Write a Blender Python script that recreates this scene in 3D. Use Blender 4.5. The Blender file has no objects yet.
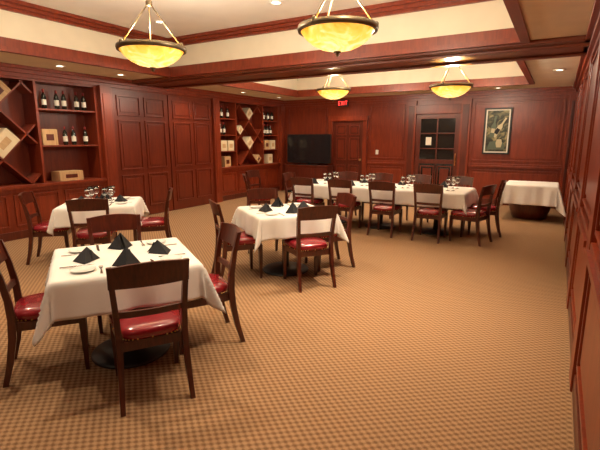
import bpy, bmesh, math, random
from mathutils import Vector, Matrix
random.seed(4)
D=bpy.data; S=bpy.context.scene
XL,XR,YF,YB=-7.37,0.25,11.5,-1.6
ZC,ZT=2.70,3.30
# ---------------------------------------------------------------- materials
def new(name):
    m=D.materials.new(name); m.use_nodes=True
    nt=m.node_tree; b=nt.nodes['Principled BSDF']; return m,nt,b
def plain(name,col,rough=.5,metal=0,emis=0,ecol=None,coat=0,noise=0):
    m,nt,b=new(name)
    b.inputs['Base Color'].default_value=(*col,1); b.inputs['Roughness'].default_value=rough
    b.inputs['Metallic'].default_value=metal; b.inputs['Coat Weight'].default_value=coat
    if emis:
        b.inputs['Emission Color'].default_value=(*(ecol or col),1); b.inputs['Emission Strength'].default_value=emis
    if noise:
        tc=nt.nodes.new('ShaderNodeTexCoord'); n=nt.nodes.new('ShaderNodeTexNoise'); n.inputs['Scale'].default_value=noise
        r=nt.nodes.new('ShaderNodeMix'); r.data_type='RGBA'
        r.inputs[6].default_value=(*[c*.88 for c in col],1); r.inputs[7].default_value=(*[min(1,c*1.08) for c in col],1)
        nt.links.new(tc.outputs['Object'],n.inputs['Vector']); nt.links.new(n.outputs['Fac'],r.inputs[0]); nt.links.new(r.outputs[2],b.inputs['Base Color'])
    return m
def wood(name,c1,c2,rough=.35,scale=(9,9,.9),coat=.15):
    m,nt,b=new(name); L=nt.links
    tc=nt.nodes.new('ShaderNodeTexCoord'); mp=nt.nodes.new('ShaderNodeMapping'); mp.inputs['Scale'].default_value=scale
    n=nt.nodes.new('ShaderNodeTexNoise'); n.inputs['Scale'].default_value=2.2; n.inputs['Detail'].default_value=6; n.inputs['Distortion'].default_value=1.2
    cr=nt.nodes.new('ShaderNodeValToRGB'); cr.color_ramp.elements[0].position=.3; cr.color_ramp.elements[0].color=(*c1,1)
    cr.color_ramp.elements[1].position=.72; cr.color_ramp.elements[1].color=(*c2,1)
    L.new(tc.outputs['Object'],mp.inputs['Vector']); L.new(mp.outputs['Vector'],n.inputs['Vector']); L.new(n.outputs['Fac'],cr.inputs['Fac']); L.new(cr.outputs['Color'],b.inputs['Base Color'])
    b.inputs['Roughness'].default_value=rough; b.inputs['Coat Weight'].default_value=coat; b.inputs['Coat Roughness'].default_value=.25
    return m
WOOD=wood('cherry_wood',(.165,.022,.0075),(.26,.039,.012))
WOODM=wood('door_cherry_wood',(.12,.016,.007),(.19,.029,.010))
WOODD=wood('dark_cherry_wood',(.075,.012,.006),(.13,.022,.010))
WOODB=wood('beam_wood',(.14,.032,.013),(.21,.048,.018),scale=(.9,9,9))
CHW=wood('chair_wood',(.048,.009,.005),(.105,.020,.009),rough=.28,scale=(14,14,2))
CREAM=plain('cream_paint',(.84,.77,.60),.8,noise=3)
WHITE=plain('ceiling_paint',(.92,.90,.84),.85,noise=2)
VINYL=plain('red_vinyl',(.25,.011,.018),.24,coat=.5,noise=9)
LINEN=plain('white_linen',(.88,.86,.82),.85,noise=5)
BLACKN=plain('black_napkin',(.012,.012,.016),.8,noise=30)
BLACK=plain('black_metal',(.015,.013,.012),.45)
BRONZE=plain('bronze',(.17,.13,.08),.38,.8)
BRASS=plain('brass',(.75,.5,.2),.3,1)
PORC=plain('porcelain',(.85,.84,.8),.2)
STEEL=plain('steel',(.7,.7,.7),.2,1)
CRATE=wood('crate_wood',(.50,.31,.15),(.66,.45,.24),rough=.7,coat=0)
CRATEL=plain('pale_crate',(.78,.67,.46),.7,noise=8)
BOT=plain('bottle_glass',(.010,.014,.010),.12,coat=.5)
LABEL=plain('bottle_label',(.80,.76,.66),.7)
FOIL=plain('bottle_foil',(.25,.02,.02),.4,.3)
ARTG=plain('painting_green',(.10,.13,.09),.6,noise=12)
ARTC=plain('painting_cream',(.55,.48,.30),.6,noise=14)
EMI=plain('lamp_disc',(1,.9,.7),.5,emis=9,ecol=(1,.86,.62))
EXITM=plain('exit_red',(.8,.02,.02),.5,emis=2.2,ecol=(1,.05,.04))
SCREEN=plain('tv_screen',(.012,.012,.014),.15,coat=.3)
GLASSD=plain('dark_door_glass',(.02,.018,.016),.08,coat=.3)
def glassmat():
    m,nt,b=new('clear_glass'); b.inputs['Transmission Weight'].default_value=1; b.inputs['Roughness'].default_value=.02
    b.inputs['Base Color'].default_value=(.97,.98,.98,1); return m
GLASS=glassmat()
def bowlmat():
    m,nt,b=new('alabaster_glass'); L=nt.links
    tc=nt.nodes.new('ShaderNodeTexCoord'); n=nt.nodes.new('ShaderNodeTexNoise'); n.inputs['Scale'].default_value=6; n.inputs['Detail'].default_value=5; n.inputs['Distortion'].default_value=2.5
    sp=nt.nodes.new('ShaderNodeSeparateXYZ'); L.new(tc.outputs['Object'],sp.inputs[0])
    # translucent glass glows strongest near the bulb at the bottom of the bowl and less at the rim
    mr=nt.nodes.new('ShaderNodeMapRange'); mr.inputs[1].default_value=-.17; mr.inputs[2].default_value=.02; mr.inputs[3].default_value=.22; mr.inputs[4].default_value=-.14
    L.new(sp.outputs[2],mr.inputs[0])
    ad=nt.nodes.new('ShaderNodeMath'); ad.operation='ADD'; L.new(n.outputs['Fac'],ad.inputs[0]); L.new(mr.outputs[0],ad.inputs[1])
    cr=nt.nodes.new('ShaderNodeValToRGB'); cr.color_ramp.elements[0].position=.28; cr.color_ramp.elements[0].color=(.80,.34,.025,1)
    cr.color_ramp.elements[1].position=.80; cr.color_ramp.elements[1].color=(1,.82,.36,1)
    x=cr.color_ramp.elements.new(.55); x.color=(1,.58,.10,1)
    L.new(tc.outputs['Object'],n.inputs['Vector']); L.new(ad.outputs[0],cr.inputs['Fac']); L.new(cr.outputs['Color'],b.inputs['Base Color']); L.new(cr.outputs['Color'],b.inputs['Emission Color'])
    b.inputs['Emission Strength'].default_value=1.3; b.inputs['Roughness'].default_value=.3
    return m
BOWL=bowlmat()
def carpet():
    m,nt,b=new('carpet'); L=nt.links
    def M(op,a,c=None):
        q=nt.nodes.new('ShaderNodeMath'); q.operation=op
        for i,x in enumerate((a,c)):
            if x is None: continue
            if isinstance(x,(int,float)): q.inputs[i].default_value=x
            else: L.new(x,q.inputs[i])
        return q.outputs[0]
    tc=nt.nodes.new('ShaderNodeTexCoord'); sp=nt.nodes.new('ShaderNodeSeparateXYZ'); L.new(tc.outputs['Object'],sp.inputs[0])
    cx=M('COSINE',M('MULTIPLY',sp.outputs[0],2*math.pi/.060)); cy=M('COSINE',M('MULTIPLY',sp.outputs[1],2*math.pi/.048))
    f=M('MULTIPLY',cx,cy)
    n=nt.nodes.new('ShaderNodeTexNoise'); n.inputs['Scale'].default_value=120; L.new(tc.outputs['Object'],n.inputs['Vector'])
    f=M('ADD',f,M('MULTIPLY',M('SUBTRACT',n.outputs['Fac'],.5),1.8))
    f=M('ADD',M('MULTIPLY',f,.5),.5)
    cr=nt.nodes.new('ShaderNodeValToRGB'); e=cr.color_ramp.elements
    e[0].position=.10; e[0].color=(.175,.094,.048,1); e[1].position=.80; e[1].color=(.375,.228,.125,1)
    x=e.new(.42); x.color=(.265,.150,.078,1)
    L.new(f,cr.inputs['Fac']); L.new(cr.outputs['Color'],b.inputs['Base Color'])
    bp=nt.nodes.new('ShaderNodeBump'); bp.inputs['Strength'].default_value=.25; bp.inputs['Distance'].default_value=.004; L.new(f,bp.inputs['Height']); L.new(bp.outputs[0],b.inputs['Normal'])
    b.inputs['Roughness'].default_value=.95; b.inputs['Specular IOR Level'].default_value=.1
    return m
CARPET=carpet()
def art():
    m,nt,b=new('painting_canvas'); L=nt.links
    tc=nt.nodes.new('ShaderNodeTexCoord'); n=nt.nodes.new('ShaderNodeTexNoise'); n.inputs['Scale'].default_value=5.5; n.inputs['Detail'].default_value=4; n.inputs['Distortion'].default_value=1.5
    cr=nt.nodes.new('ShaderNodeValToRGB'); e=cr.color_ramp.elements; e[0].position=.35; e[0].color=(.010,.012,.010,1); e[1].position=.74; e[1].color=(.45,.38,.2,1)
    x=e.new(.48); x.color=(.05,.055,.035,1); x=e.new(.58); x.color=(.20,.18,.09,1)
    L.new(tc.outputs['Object'],n.inputs['Vector']); L.new(n.outputs['Fac'],cr.inputs['Fac']); L.new(cr.outputs['Color'],b.inputs['Base Color']); return m
ART=art()
# ---------------------------------------------------------------- builder
class MB:
    def __init__(s): s.v=[];s.f=[];s.mi=[];s.sm=[];s.mats=[]
    def add(s,vs,fs,mat,smooth=False):
        if mat not in s.mats: s.mats.append(mat)
        k=s.mats.index(mat); o=len(s.v); s.v+= [tuple(v) for v in vs]
        for f in fs: s.f.append([o+i for i in f]); s.mi.append(k); s.sm.append(smooth)
    def box(s,x0,x1,y0,y1,z0,z1,mat):
        vs=[(x0,y0,z0),(x1,y0,z0),(x1,y1,z0),(x0,y1,z0),(x0,y0,z1),(x1,y0,z1),(x1,y1,z1),(x0,y1,z1)]
        s.add(vs,[(0,3,2,1),(4,5,6,7),(0,1,5,4),(1,2,6,5),(2,3,7,6),(3,0,4,7)],mat)
    def obox(s,M,hx,hy,hz,mat):
        vs=[M@Vector((a*hx,b*hy,c*hz)) for c in(-1,1) for a,b in((-1,-1),(1,-1),(1,1),(-1,1))]
        s.add(vs,[(0,3,2,1),(4,5,6,7),(0,1,5,4),(1,2,6,5),(2,3,7,6),(3,0,4,7)],mat)
    def loft(s,rings,mat,smooth=False,cap=True,closed=True):
        n=len(rings[0]); vs=[p for r in rings for p in r]; fs=[]
        for i in range(len(rings)-1):
            for j in range(n if closed else n-1):
                a=i*n+j; b_=i*n+(j+1)%n; fs.append((a,b_,b_+n,a+n))
        if cap: fs.append(tuple(reversed(range(n)))); fs.append(tuple(range((len(rings)-1)*n,len(rings)*n)))
        s.add(vs,fs,mat,smooth)
    def lathe(s,prof,cx,cy,cz,mat,n=24,smooth=True,cap=True):
        s.loft([[(cx+r*math.cos(2*math.pi*j/n),cy+r*math.sin(2*math.pi*j/n),cz+z) for j in range(n)] for r,z in prof],mat,smooth,cap)
    def tube(s,p0,p1,r0,mat,n=8,r1=None):
        p0=Vector(p0);p1=Vector(p1);d=(p1-p0).normalized(); a=d.orthogonal().normalized(); c=d.cross(a); r1=r0 if r1 is None else r1
        s.loft([[p+(a*math.cos(2*math.pi*j/n)+c*math.sin(2*math.pi*j/n))*r for j in range(n)] for p,r in((p0,r0),(p1,r1))],mat,True)
    def wbox(s,T,u0,u1,v0,v1,w0,w1,mat):
        if T=='L': s.box(XL+w0,XL+w1,u0,u1,v0,v1,mat)
        elif T=='R': s.box(XR-w1,XR-w0,u0,u1,v0,v1,mat)
        elif T=='F': s.box(u0,u1,YF-w1,YF-w0,v0,v1,mat)
        else: s.box(u0,u1,YB+w0,YB+w1,v0,v1,mat)
    def panel(s,T,u0,u1,v0,v1,w,mat,mat2=None):
        t=.028;p=.022
        s.wbox(T,u0,u1,v0,v0+t,w,w+p,mat); s.wbox(T,u0,u1,v1-t,v1,w,w+p,mat)
        s.wbox(T,u0,u0+t,v0+t,v1-t,w,w+p,mat); s.wbox(T,u1-t,u1,v0+t,v1-t,w,w+p,mat)
        g=.07
        if u1-u0>.25 and v1-v0>.25: s.wbox(T,u0+g,u1-g,v0+g,v1-g,w,w+.012,mat2 or mat)
    def mesh(s,name):
        me=D.meshes.new(name); me.from_pydata(s.v,[],s.f)
        for m in s.mats: me.materials.append(m)
        for p,k,sm in zip(me.polygons,s.mi,s.sm): p.material_index=k; p.use_smooth=sm
        bm=bmesh.new(); bm.from_mesh(me); bmesh.ops.recalc_face_normals(bm,faces=bm.faces); bm.to_mesh(me); bm.free()
        return me
    def build(s,name,loc=(0,0,0),rz=0,bevel=0):
        return place(s.mesh(name),name,loc,rz,bevel)
def place(me,name,loc,rz=0,bevel=0):
    o=D.objects.new(name,me); S.collection.objects.link(o); o.location=loc; o.rotation_euler=(0,0,math.radians(rz))
    if bevel:
        b=o.modifiers.new('bevel','BEVEL'); b.width=bevel; b.segments=2; b.limit_method='ANGLE'; b.angle_limit=math.radians(40)
    return o
# ---------------------------------------------------------------- shell
b=MB(); b.box(XL-.5,XR+.2,YB-.2,YF+.2,-.1,0,CARPET); b.build('floor')
T1=(-6.16,-.45,.9,5.85); T2=(-6.16,-.6,7.05,10.3)
b=MB(); H=ZT+.1
b.box(XL-.5,T1[0],YB-.2,YF+.2,ZC,H,CREAM)
b.box(T1[1],XR+.2,YB-.2,YF+.2,ZC,H,CREAM)
b.box(T1[0],T1[1],YB-.2,T1[2],ZC,H,CREAM)
b.box(T1[0],T1[1],T1[3],T2[2],ZC,H,CREAM)
b.box(T1[0],T1[1],T2[3],YF+.2,ZC,H,CREAM)
b.box(T2[1],T1[1],T2[2],T2[3],ZC,H,CREAM)
b.box(XL-.5,XR+.2,YB-.2,YF+.2,H-.1+.001,H+.05,WHITE)
b.build('ceiling')
n=1
for T in(T1,T2):
    b=MB(); x0,x1,y0,y1=T
    for z0,z1,p in((ZC-.02,ZC+.14,.03),(ZC-.03,ZC+.03,.05),(ZT-.13,ZT,.04),(ZT-.09,ZT,.08),(ZT-.045,ZT,.12)):
        b.box(x0,x0+p,y0,y1,z0,z1,WOOD); b.box(x1-p,x1,y0,y1,z0,z1,WOOD)
        b.box(x0+p,x1-p,y0,y0+p,z0,z1,WOOD); b.box(x0+p,x1-p,y1-p,y1,z0,z1,WOOD)
    z0,z1,p=ZC-.03,ZC,.045
    b.box(x0-p,x0,y0-p,y1+p,z0,z1,WOOD); b.box(x1,x1+p,y0-p,y1+p,z0,z1,WOOD)
    b.box(x0,x1,y0-p,y0,z0,z1,WOOD); b.box(x0,x1,y1,y1+p,z0,z1,WOOD)
    b.build('trim_%d'%n); n+=1
b=MB()
b.box(XL+.05,XR-.02,T1[3]+.046,T2[2]-.046,ZC-.05,ZC,WOODB)
b.box(XL+.05,XR-.02,T1[3]+.22,T1[3]+.34,ZC-.08,ZC-.05,WOODB)
b.box(XL+.05,XR-.02,T2[2]-.34,T2[2]-.22,ZC-.08,ZC-.05,WOODB)
b.build('ceiling_beam',bevel=.006)
# left wall with niches
N1=(1.85,5.18); N2=(8.48,11.22); NB,NT=.86,2.50; ND=.36
b=MB()
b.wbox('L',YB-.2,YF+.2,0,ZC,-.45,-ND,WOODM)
b.wbox('L',YB-.2,YF+.2,0,NB,-ND,0,WOOD)
b.wbox('L',YB-.2,YF+.2,NT,ZC,-ND,0,WOOD)
for a,c in((YB-.2,N1[0]),(N1[1],N2[0]),(N2[1],YF+.2)): b.wbox('L',a,c,NB,NT,-ND,0,WOOD)
b.build('wall_left')
b=MB()
for N in(N1,N2):
    b.wbox('L',N[0]-.05,N[1]+.05,NB-.05,NB,0,.07,WOOD); b.wbox('L',N[0]-.05,N[1]+.05,NB-.11,NB-.05,0,.035,WOOD)
    k=4; w=(N[1]-N[0])/k
    for i in range(k): b.panel('L',N[0]+i*w+.05,N[0]+(i+1)*w-.05,.2,NB-.15,0,WOOD)
for i in range(3):
    b.panel('L',-1.5+i*1.1,-.5+i*1.1,.2,.78,0,WOOD); b.panel('L',-1.5+i*1.1,-.5+i*1.1,.95,2.5,0,WOOD)
for a,c in((5.20,5.44),(8.24,8.46),(1.62,1.83),(11.24,11.46)):
    b.wbox('L',a,c,0,ZC-.16,0,.10,WOOD); b.wbox('L',a+.04,c-.04,.25,ZC-.3,.10,.112,WOOD)
b.wbox('L',YB,YF,0,.13,0,.022,WOODD); 
b.build('trim_%d'%n,bevel=.004); n+=1
b=MB()
for z0,z1,p in((ZC-.17,ZC,.03),(ZC-.11,ZC,.07),(ZC-.05,ZC,.12)): 
    b.wbox('L',YB,YF,z0,z1,0,p,WOOD); b.wbox('R',YB,YF,z0,z1,0,p,WOOD); b.wbox('F',XL,XR,z0,z1,0,p,WOOD); b.wbox('K',XL,XR,z0,z1,0,p,WOOD)
b.build('trim_%d'%n,bevel=.004); n+=1
for i,(a,c) in enumerate(((5.46,6.83),(6.86,8.22))):
    b=MB(); b.wbox('L',a,c,.01,2.50,.002,.045,WOODM); m=(a+c)/2
    for u0,u1 in((a+.10,m-.05),(m+.05,c-.10)):
        b.panel('L',u0,u1,2.02,2.40,.045,WOODM); b.panel('L',u0,u1,.98,1.94,.045,WOODM); b.panel('L',u0,u1,.2,.88,.045,WOODM)
    b.build('door_%d'%(i+1),bevel=.004)
def shelf_unit(N,cols,lat):
    b=MB()
    for u in cols: b.wbox('L',u-.02,u+.02,NB,NT,-ND,.005,WOOD)
    l0,l1=lat; z0,z1=NB+.005,NT-.005; sp=.80; um=(l0+l1)/2
    for sg in(1,-1):
        for k in range(-4,6):
            c=k*sp+.4
            lo,hi=l0,l1
            ua=(0-c)/sg+um; ub=((z1-z0)-c)/sg+um
            lo=max(lo,min(ua,ub)); hi=min(hi,max(ua,ub))
            if hi-lo<.06: continue
            p0=(lo,z0+sg*(lo-um)+c); p1=(hi,z0+sg*(hi-um)+c)
            L=math.hypot(p1[0]-p0[0],p1[1]-p0[1]); ang=math.atan2(p1[1]-p0[1],p1[0]-p0[0])
            M=Matrix.Translation((XL-ND/2-.01,(p0[0]+p1[0])/2,(p0[1]+p1[1])/2))@Matrix.Rotation(ang,4,'X')
            b.obox(M,ND/2-.03,L/2-.012,.012,WOOD)
    return b
b=shelf_unit(N1,(1.87,2.93,4.09,5.16),(2.95,4.07))
for z in(1.48,2.08): 
    b.wbox('L',1.89,2.91,z-.025,z,-ND,-.01,WOOD); b.wbox('L',4.11,5.14,z-.025,z,-ND,-.01,WOOD)
b.build('wine_shelf')
b=shelf_unit(N2,(8.5,9.2,10.42,11.2),(9.22,10.40))
for z in(1.27,1.68,2.09):
    b.wbox('L',8.52,9.18,z-.025,z,-ND,-.01,WOOD); b.wbox('L',10.44,11.18,z-.025,z,-ND,-.01,WOOD)
b.build('wine_shelf')
def bottle(b,x,y,z,t=1):
    b.lathe([(.036,0),(.038,.01),(.038,.19),(.030,.225),(.015,.25),(.014,.27)],x,y,z,BOT,14)
    b.lathe([(.0155,.262),(.0155,.315)],x,y,z,FOIL,12); b.lathe([(.0388,.06),(.0388,.15)],x,y,z,LABEL,14,cap=False)
def bottles(ys,z,x=-7.46):
    b=MB()
    for y in ys: bottle(b,x+random.uniform(-.03,.02),y,z)
    b.build('wine_bottle_row')
bottles((4.28,4.5,4.62,4.86,5.0),2.081); bottles((4.58,4.72,4.95),1.481); bottles((2.1,2.3,2.5,2.7),2.081)
bottles((8.62,8.76,9.0),2.091); bottles((8.65,8.8),1.681); bottles((10.6,10.75,10.95),1.681); bottles((10.6,10.8,11.0),2.091)
def crate(x,y,z,sx,sy,sz,mat=CRATE,rx=0):
    b=MB(); h=(sx/2,sy/2,sz/2)
    b.box(-h[0],h[0],-h[1],h[1],0,sz,mat)
    for yy in(-h[1]+.02,h[1]-.02): b.box(h[0],h[0]+.004,yy-.012,yy+.012,0,sz,mat)
    b.box(h[0],h[0]+.003,-h[1]*.5,h[1]*.5,sz*.3,sz*.7,WOODD if mat is CRATE else CRATE)
    b.box(-h[0]+.01,h[0]-.01,-h[1]+.01,h[1]-.01,sz,sz+.006,mat)
    o=b.build('wooden_wine_crate',(x,y,z),bevel=.003); o.rotation_euler=(math.radians(rx),0,0); return o
def latcrate(u,v,sy,sz,mat): crate(-7.53,u+sy*.3536,v+.022+sy*.3536,.26,sy,sz,mat,45)
crate(-7.52,4.27,1.482,.26,.26,.26,CRATE); crate(-7.52,4.58,.863,.26,.44,.16); crate(-7.52,2.4,1.482,.26,.5,.2)
latcrate(3.51,1.265,.40,.26,CRATEL); latcrate(3.51,2.065,.34,.20,CRATE)
for y,z,m in((8.72,1.272,CRATEL),(9.0,1.272,CRATEL),(8.85,.863,CRATE),(10.65,1.272,CRATE),(10.95,1.272,CRATEL),(10.8,.863,CRATEL)): crate(-7.52,y,z,.26,.24,.26,m)
latcrate(9.81,1.265,.28,.22,CRATEL); latcrate(9.81,2.065,.26,.2,CRATEL); latcrate(10.21,.865,.2,.15,CRATE); latcrate(9.41,1.665,.2,.15,CRATEL)
# far wall
b=MB(); b.wbox('F',XL-.5,XR+.2,0,ZC,-.2,0,WOOD); b.build('wall_far')
b=MB()
def wains(T,u0,u1,k=1):
    w=(u1-u0)/k
    for i in range(k): b.panel(T,u0+i*w+.06,u0+(i+1)*w-.06,.2,.84,0,WOOD); b.panel(T,u0+i*w+.06,u0+(i+1)*w-.06,1.05,2.46,0,WOOD)
    b.wbox(T,u0,u1,.90,.945,0,.05,WOOD); b.wbox(T,u0,u1,.945,.99,0,.03,WOOD); b.wbox(T,u0,u1,0,.13,0,.022,WOODD)
wains('F',XL+.15,-5.78,1); wains('F',-4.60,-3.5,1); wains('F',-1.92,.10,1)
for a,c in((-3.5,-3.26),(-2.16,-1.92),(.10,XR)):
    b.wbox('F',a,c,0,ZC-.17,0,.07,WOOD); b.wbox('F',a+.05,c-.05,.25,ZC-.3,.07,.085,WOODD)
b.wbox('F',-3.26,-2.16,2.2,2.42,0,.07,WOODM)
b.wbox('F',-5.78,-5.66,0,2.07,0,.07,WOOD); b.wbox('F',-4.72,-4.60,0,2.07,0,.07,WOOD); b.wbox('F',-5.80,-4.58,2.07,2.20,0,.085,WOOD)
b.build('trim_%d'%n,bevel=.004); n+=1
b=MB(); b.wbox('F',-5.65,-4.73,.01,2.05,.002,.03,WOODD)
for u0,u1 in((-5.55,-5.235),(-5.145,-4.83)):
    b.panel('F',u0,u1,.2,.85,.03,WOODM); b.panel('F',u0,u1,.98,1.62,.03,WOODM); b.panel('F',u0,u1,1.68,1.96,.03,WOODM)
b.tube((-4.79,YF-.03,1),(-4.79,YF-.09,1),.028,BRASS,12); b.build('door_3',bevel=.003)
b=MB(); b.wbox('F',-3.25,-2.17,.01,2.19,.002,.02,GLASSD)
for u in(-3.25,-2.72,-2.27): b.wbox('F',u,u+(.12 if u!=-2.72 else .03),.01,2.19,.02,.045,WOODD)
for v in(.01,.95,1.32,1.7,2.08): b.wbox('F',-3.13,-2.27,v,v+(.11 if v in(.95,2.08) else .3 if v<.1 else .03),.021,.044,WOODD)
b.panel('F',-3.1,-2.74,.36,.9,.021,WOODM); b.panel('F',-2.66,-2.3,.36,.9,.021,WOODM)
b.wbox('F',-2.98,-2.84,1.42,1.62,.046,.05,LABEL)
b.tube((-2.22,YF-.045,1.02),(-2.22,YF-.1,1.02),.02,BRASS,10); b.tube((-2.22,YF-.1,.92),(-2.22,YF-.1,1.22),.014,BRASS,10)
b.build('door_4',bevel=.003)
b=MB(); b.box(-.04,.04,-.008,0,-.06,.06,PORC); b.box(-.012,.012,-.014,-.008,-.025,.025,PORC); b.build('light_switch',(-4.3,YF-.024,1.22))
b=MB(); b.box(-.285,.285,0,.012,-.52,.52,ART)
fw=.035
for x0,x1,z0,z1 in((-.3,-.3+fw,-.54,.54),(.3-fw,.3,-.54,.54),(-.3+fw,.3-fw,-.54,-.54+fw),(-.3+fw,.3-fw,.54-fw,.54)): b.box(x0,x1,-.025,.014,z0,z1,BLACK)
b.box(-.265,.265,-.003,0,-.505,.505,LABEL); b.box(-.235,.235,-.006,-.003,-.475,.475,ART)
def flat(tilt,pts,mat): b.add([tilt@Vector((x,0,z)) for x,z in pts],[tuple(range(len(pts)))],mat)
bp=[(-.05,-.24),(.05,-.24),(.055,.02),(.02,.10),(.02,.26),(-.02,.26),(-.02,.10),(-.055,.02)]
tl=lambda x,z,a,y:Matrix.Translation((x,y,z))@Matrix.Rotation(math.radians(a),4,'Y')
flat(tl(.05,.08,30,-.008),bp,ARTC); flat(tl(.05,.08,30,-.010),[(-.045,-.16),(.045,-.16),(.045,-.03),(-.045,-.03)],BLACKN)
flat(tl(-.08,.10,8,-.009),bp,ARTG); flat(tl(-.08,.10,8,-.011),[(-.04,-.14),(.04,-.14),(.04,-.04),(-.04,-.04)],ARTC)
flat(tl(.0,-.33,0,-.009),[(-.2,-.1),(.2,-.1),(.16,.06),(.02,.12),(-.15,.07)],ARTG)
flat(tl(.06,-.28,0,-.011),[(-.05,-.1),(.05,-.1),(.07,.0),(.05,.09),(-.05,.09),(-.07,0)],ARTC)
b.build('painting',(-1.31,YF-.036,1.76))
b=MB(); b.box(-.16,.16,-.03,.0,-.09,.09,BLACK); 
def seg(x0,z0,x1,z1):
    L=math.hypot(x1-x0,z1-z0); M=Matrix.Translation(((x0+x1)/2,-.033,(z0+z1)/2))@Matrix.Rotation(-math.atan2(z1-z0,x1-x0),4,'Y'); b.obox(M,L/2+.004,.003,.009,EXITM)
for s_ in((-.13,-.05,-.13,.05),(-.13,.05,-.08,.05),(-.13,0,-.09,0),(-.13,-.05,-.08,-.05),(-.05,-.05,0,.05),(-.05,.05,0,-.05),(.035,-.05,.035,.05),(.07,.05,.13,.05),(.1,.05,.1,-.05)): seg(*s_)
b.build('exit_sign',(-5.3,YF-.125,2.55))
b=MB(); b.box(-.70,.70,-.03,.03,-.41,.41,BLACK); b.box(-.685,.685,-.034,-.03,-.395,.395,SCREEN); b.box(-.2,.2,.03,.07,-.15,.15,BLACK)
b.tube((-.0,.02,-.41),(0,.02,-.45),.04,BLACK); b.box(-.3,.3,-.1,.12,-.465,-.445,BLACK)
b.build('television',(-6.24,11.10,1.297),3)
b=MB(); b.box(-.7,.7,-.2,.2,.08,.8,WOODD); b.box(-.73,.73,-.22,.22,.8,.83,WOODD); b.box(-.66,.66,-.17,.17,0,.08,BLACK)
for x in(-.45,0,.45): b.box(x-.2,x+.2,-.212,-.2,.14,.75,WOODD); b.tube((x+.15,-.212,.45),(x+.15,-.235,.45),.012,BRASS)
b.build('media_console',(-6.28,11.16,0),0,.004)
b=MB(); b.wbox('R',YB-.2,YF+.2,0,ZC,-.2,0,WOOD); b.build('wall_right')
b=MB(); b.wbox('K',XL-.5,XR+.2,0,ZC,-.2,0,WOOD); b.build('wall_back')
b=MB()
y=-1.5
while y<11.2:
    wains('R',y,y+1.35,1); b.wbox('R',y+1.35,y+1.6,0,ZC-.17,0,.035,WOOD); y+=1.6
b.build('trim_%d'%n,bevel=.004); n+=1
b=MB(); wains('K',XL+.1,XR-.1,5); b.build('trim_%d'%n); n+=1
# ---------------------------------------------------------------- lights
def spot(x,y,z,e,ang=125,col=(1,.81,.58),r=.06):
    l=D.lights.new('downlight_lamp','SPOT'); l.energy=e; l.color=col; l.spot_size=math.radians(ang); l.spot_blend=1; l.shadow_soft_size=r
    o=D.objects.new('downlight_lamp',l); S.collection.objects.link(o); o.location=(x,y,z); return o
def can(x,y,z,e,ang=125):
    b=MB(); b.lathe([(.055,0),(.085,0),(.088,-.008),(.060,-.012),(.055,0)],0,0,0,WHITE,24,cap=False); b.lathe([(.056,-.002),(.056,-.004)],0,0,0,EMI,20,smooth=False)
    b.build('recessed_downlight',(x,y,z)); spot(x,y,z-.03,e,ang)
E=145
for x,y in((-5.3,1.9),(-3.3,1.6),(-5.3,4.9),(-3.3,5.0)): can(x,y,ZT,E*1.1)
can(-1.4,1.9,ZT,E*.6); can(-1.4,4.5,ZT,E*3.4,78); can(-1.2,3.0,ZT,E*1.8,78)
for x,y in((-5.3,7.9),(-3.0,7.9),(-1.4,9.6),(-3.0,9.6),(-5.3,9.6)): can(x,y,ZT,E)
for y in(1.2,2.7,4.2,5.3,7.2,8.8,10.4): can(-6.80,y,ZC,55,150)
for x in(-5.2,-2.7,-1.3): can(x,10.9,ZC,50,150)
for x,y in((-3,-.6),(-.9,-.4),(-5.5,-.6)): can(x,y,ZC,50)
for y in(3.2,8.6): can(-.12,y,ZC,25)
def pendant(x,y,z):
    b=MB(); R=.325
    prof=[(.012,-.175),(.06,-.17),(.14,-.152),(.21,-.118),(.27,-.07),(.31,-.018),(R,.012)]
    b.lathe(prof,0,0,0,BOWL,40,cap=False); b.lathe([(r*.97,zz+.012) for r,zz in prof],0,0,0,BOWL,40,cap=False)
    b.lathe([(R-.012,-.018),(R+.012,-.018),(R+.018,.005),(R+.012,.03),(R-.012,.03),(R-.016,.005),(R-.012,-.018)],0,0,0,BRONZE,40,cap=False)
    b.lathe([(.004,-.215),(.018,-.205),(.010,-.192),(.03,-.182),(.034,-.174),(.01,-.166)],0,0,0,BRONZE,16)
    for k in range(3):
        a=math.radians(20+120*k); c,s_=math.cos(a),math.sin(a)
        b.tube((R*c,R*s_,.01),(.02*c,.02*s_,.42),.007,BRONZE); b.lathe([(.005,-.02),(.018,-.01),(.018,.03),(.006,.045)],R*c,R*s_,.01,BRONZE,10)
    b.lathe([(.01,.40),(.032,.415),(.032,.45),(.012,.48)],0,0,0,BRONZE,16)
    h=ZT-z; b.tube((0,0,.45),(0,0,h-.02),.008,BRONZE); b.lathe([(.02,h-.05),(.06,h-.03),(.065,h)],0,0,0,BRONZE,20)
    b.build('pendant_lamp',(x,y,z))
    l=D.lights.new('pendant_bulb','POINT'); l.energy=115; l.color=(1,.86,.66); l.shadow_soft_size=.08
    o=D.objects.new('pendant_bulb',l); S.collection.objects.link(o); o.location=(x,y,z+.09)
for p in((-3.66,3.25,2.48),(-1.72,3.55,2.50),(-1.62,7.6,2.42),(-3.95,8.0,2.52)): pendant(*p)
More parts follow.
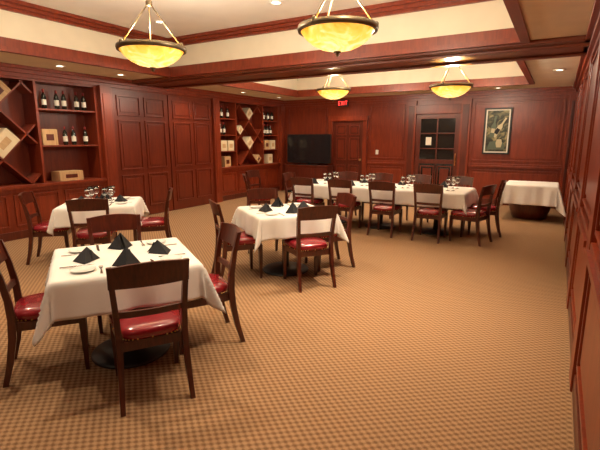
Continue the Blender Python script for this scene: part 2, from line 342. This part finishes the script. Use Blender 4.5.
# ---------------------------------------------------------------- chair
def chair_mesh():
    b=MB()
    def rc(cx,cy,z,hx,hy): return [(cx-hx,cy-hy,z),(cx+hx,cy-hy,z),(cx+hx,cy+hy,z),(cx-hx,cy+hy,z)]
    for s_ in(-1,1):
        pts=[(.205,-.285,0,.014,.017),(.198,-.245,.15,.016,.020),(.192,-.215,.32,.018,.023),(.190,-.205,.45,.018,.024),(.194,-.212,.58,.017,.021),(.203,-.237,.74,.016,.018),(.212,-.275,.90,.015,.015)]
        b.loft([rc(s_*x,y,z,hx,hy) for x,y,z,hx,hy in pts],CHW)
        b.loft([rc(s_*x,y,z,h,h) for x,y,z,h in((.196,.20,0,.013),(.198,.20,.12,.016),(.20,.198,.30,.021),(.20,.196,.41,.022))],CHW)
    def rail(z0,z1,y0,y1,bow,w,t,arch=0):
        R=[]
        for i in range(13):
            u=-1+i/6; x=u*w; d=-bow*(1-u*u); zt=z1+arch*(1-u*u)
            R.append([(x,y0+d-t,z0),(x,y0+d+t,z0),(x,y1+d+t,zt),(x,y1+d-t,zt)])
        b.loft(R,CHW)
    rail(.765,.895,-.243,-.276,.030,.225,.012,.020)
    rail(.575,.615,-.213,-.219,.022,.190,.010)
    b.loft([[(-.185,-.205,z),(.185,-.205,z),(.215,.215,z),(-.215,.215,z)] for z in(.355,.415)],CHW)
    n=36
    def outl(sc,z):
        o=[]
        for j in range(n):
            a=2*math.pi*j/n; c,s_=math.cos(a),math.sin(a); e=.42
            x=math.copysign(abs(c)**e,c); y=math.copysign(abs(s_)**e,s_)
            hw=.205+.030*y
            o.append((x*hw*sc,.012+y*.222*sc,z))
        return o
    b.loft([outl(sc,z-.01) for sc,z in((.95,.425),(1.0,.435),(1.03,.455),(1.01,.478),(.93,.494),(.75,.504),(.4,.511),(.1,.513))],VINYL,True)
    for p in outl(1.012,.424): b.lathe([(.001,-.006),(.006,-.003),(.006,.003),(.001,.006)],p[0],p[1],p[2],BRASS,5)
    return b.mesh('dining_chair')
CH=chair_mesh()
def chair(x,y,heading): place(CH,'dining_chair',(x,y,0),heading-90,.005)
# ---------------------------------------------------------------- tables
def cloth(name,loc,rz,hx,hy,over,seed=0):
    me=D.meshes.new(name)
    step=.02; nx=int(round(2*(hx+over)/step)); ny=int(round(2*(hy+over)/step)); vs=[];fs=[]
    r=random.Random(seed); ph=[r.uniform(0,6.28) for _ in range(4)]; er=.02
    for j in range(ny+1):
        for i in range(nx+1):
            px=-(hx+over)+i*2*(hx+over)/nx; py=-(hy+over)+j*2*(hy+over)/ny
            qx=max(-hx,min(hx,px)); qy=max(-hy,min(hy,py)); ox,oy=px-qx,py-qy; d=math.hypot(ox,oy)
            if d<1e-6:
                vs.append((px,py,.0015*math.sin(px*9+ph[0])*math.sin(py*8+ph[1]))); continue
            dx,dy=ox/d,oy/d; ang=math.atan2(dy,dx)
            per=qx*(1 if dy>=0 else -1)*abs(dy)-qy*(1 if dx>=0 else -1)*abs(dx)
            rip=.5*math.sin(per*15+ph[2]+ang*2)+.35*math.sin(per*27+ph[3]+ang*3)
            cornerness=2*abs(dx*dy)
            fold=cornerness*.35*math.sin(ang*8+ph[0])
            fl=er*(1-math.exp(-d/er))+d*(.10+.13*cornerness)+(rip*.085+fold*.42)*d/.25*.28
            z=-(d-er*(1-math.exp(-d/er))*.8)
            vs.append((qx+dx*fl,qy+dy*fl,z*(.985)))
    for j in range(ny):
        for i in range(nx):
            a=j*(nx+1)+i; fs.append((a,a+1,a+nx+2,a+nx+1))
    me.from_pydata(vs,[],fs); me.materials.append(LINEN)
    for p in me.polygons: p.use_smooth=True
    o=place(me,name,loc,rz); m=o.modifiers.new('s','SOLIDIFY'); m.thickness=.003; m.offset=1
    return o
def table(x,y,rz,hx=.45,hy=.45,over=.255,ped=((0,0),),seed=0):
    b=MB(); b.box(-hx,hx,-hy,hy,.715,.748,WOODD)
    for px,py in ped:
        b.lathe([(.02,.0),(.28,.0),(.285,.015),(.27,.028),(.10,.045),(.05,.06)],px,py,0,BLACK,32); b.lathe([(.045,.05),(.04,.2),(.04,.69),(.12,.715)],px,py,0,BLACK,20)
        b.box(px-.22,px+.22,py-.02,py+.02,.695,.715,BLACK); b.box(px-.02,px+.02,py-.22,py+.22,.695,.715,BLACK)
    b.build('dining_table',(x,y,0),rz,.004)
    cloth('tablecloth',(x,y,.752),rz,hx,hy,over,seed)
def napkin_mesh():
    b=MB(); w,h,dp=.105,.115,.08
    b.add([(-w,-dp*.4,0),(0,-dp,.0),(0,.01,h),(-.02,dp,0)],[(0,1,2),(0,2,3)],BLACKN)
    b.add([(w,-dp*.4,0),(0,-dp,.0),(0,.01,h),(.02,dp,0)],[(0,2,1),(0,3,2)],BLACKN)
    b.add([(-w*.5,-dp*.2,0),(0,-dp*.55,.005),(.02,.03,h*.8),(w*.6,dp*.3,0),(0,dp*.9,0)],[(0,1,2),(1,3,2),(3,4,2),(4,0,2)],BLACKN)
    return b.mesh('folded_napkin')
NAP=napkin_mesh()
def napkin(x,y,z,r,s=(1,1,1)): o=place(NAP,'folded_napkin',(x,y,z),r); o.scale=s
def plate_mesh():
    b=MB(); b.lathe([(.001,.004),(.05,.004),(.075,.013),(.078,.015),(.074,.010),(.05,0),(.001,0)],0,0,0,PORC,32,cap=False); return b.mesh('bread_plate')
PL=plate_mesh()
def glass_mesh():
    b=MB(); b.lathe([(.001,0),(.034,0),(.034,.002),(.006,.006),(.004,.02),(.004,.08),(.012,.09),(.030,.105),(.038,.13),(.036,.165),(.030,.195),(.0285,.195),(.0345,.165),(.0365,.13),(.029,.107),(.012,.094),(.001,.092)],0,0,0,GLASS,20,cap=False); return b.mesh('wine_glass')
GL=glass_mesh()
def cutl(kind):
    b=MB()
    if kind=='dinner_knife':
        b.box(-.009,.009,-.10,0,0,.004,STEEL); b.loft([[(-.009,0,.001),(.009,0,.001),(.009,0,.003),(-.009,0,.003)],[(-.010,.07,.001),(.008,.07,.001),(.008,.07,.002),(-.010,.07,.002)],[(-.010,.11,.001),(-.006,.11,.001),(-.006,.11,.002),(-.010,.11,.002)]],STEEL)
    else:
        b.loft([[(-.008,-.10,0),(.008,-.10,0),(.008,-.10,.003),(-.008,-.10,.003)],[(-.003,.0,.003),(.003,.0,.003),(.003,.0,.006),(-.003,.0,.006)],[(-.012,.045,0),(.012,.045,0),(.012,.045,.003),(-.012,.045,.003)]],STEEL)
        for k in range(4): b.box(-.012+k*.0066,-.0085+k*.0066,.045,.09,0,.003,STEEL)
    return b.mesh(kind)
KN=cutl('dinner_knife'); FK=cutl('dinner_fork')
ZTOP=.7575
def setting(cx,cy,h,dist,gl=False,s=(1,1,1)):
    a=math.radians(h); d=Vector((math.cos(a),math.sin(a))); t=Vector((-d.y,d.x)); c=Vector((cx,cy))
    p=c+d*dist; napkin(p.x,p.y,ZTOP,h+90+random.uniform(-14,14),s)
    q=p+t*-.27+d*.04; place(PL,'bread_plate',(q.x,q.y,ZTOP))
    q=p+t*-.165+d*.06; place(FK,'dinner_fork',(q.x,q.y,ZTOP),h+90)
    q=p+t*.165+d*.06; place(KN,'dinner_knife',(q.x,q.y,ZTOP),h+90)
    if gl:
        q=p+t*.15-d*.12; place(GL,'wine_glass',(q.x,q.y,ZTOP))
        q=p+t*.07-d*.15; place(GL,'wine_glass',(q.x,q.y,ZTOP))
tabs=[((-2.67,1.99),147,((335,.54),(147,.64),(54,.53),(231,.51)),False),
      ((-2.77,4.35),143,((330,.53),(143,.64),(50,.55),(233,.58)),False),
      ((-5.25,3.63),135,((315,.56),(45,.62),(225,.62)),True)]
for i,((x,y),ax,chs,gl) in enumerate(tabs):
    table(x,y,ax-90,seed=i+3)
    for h,dist in chs:
        a=math.radians(h); chair(x+math.cos(a)*dist,y+math.sin(a)*dist,ax+180+round((h-ax)/90)*90)
    for k in range(4): setting(x,y,ax+90*k,.25,gl,((1.2,1.1,.8) if k%2 else (.92,.92,1.08)))
TX,TY=-2.70,7.5
table(TX,TY,0,1.5,.5,.255,((-1.0,0),(0,0),(1.0,0)),seed=11)
for x in(-1.67,-2.42,-3.17,-3.92): chair(x,6.98,90)
for x in(-1.5,-2.25,-3.0,-3.75): chair(x,8.06,270)
chair(-1.10,7.10,165); chair(-1.0,7.80,190); chair(-4.38,7.45,0); chair(-5.0,6.9,35); chair(-5.4,7.6,0)
for x in(-1.67,-2.42,-3.17,-3.92):
    for sgn in(-1,1):
        napkin(x,TY+sgn*.30,ZTOP,random.uniform(0,360)); place(PL,'bread_plate',(x-.22,TY+sgn*.33,ZTOP))
        for k in(0,1): place(GL,'wine_glass',(x+.17+.08*k,TY+sgn*(.2-.04*k),ZTOP))
b=MB(); b.lathe([(.26,0),(.31,.02),(.37,.18),(.40,.40),(.42,.60),(.42,.66)],0,0,0,WOODD,40); b.lathe([(.42,.66),(.435,.67),(.435,.70),(.42,.7)],0,0,0,WOODD,40)
b.build('serving_table',(-.40,9.9,0))
cloth('serving_cloth',(-.40,9.9,.706),0,.45,.45,.40,seed=21)
# ---------------------------------------------------------------- camera / world
w=D.worlds.new('world'); S.world=w; w.use_nodes=True; w.node_tree.nodes['Background'].inputs[0].default_value=(1,.8,.6,1); w.node_tree.nodes['Background'].inputs[1].default_value=.05
cd=D.cameras.new('camera'); cd.sensor_width=36; cd.lens=25.98; cd.clip_start=.02
co=D.objects.new('camera',cd); S.collection.objects.link(co); co.location=(0,0,1.6); co.rotation_euler=(math.radians(90-11.36),0,math.radians(30.5)); S.camera=co
S.view_settings.view_transform='Standard'
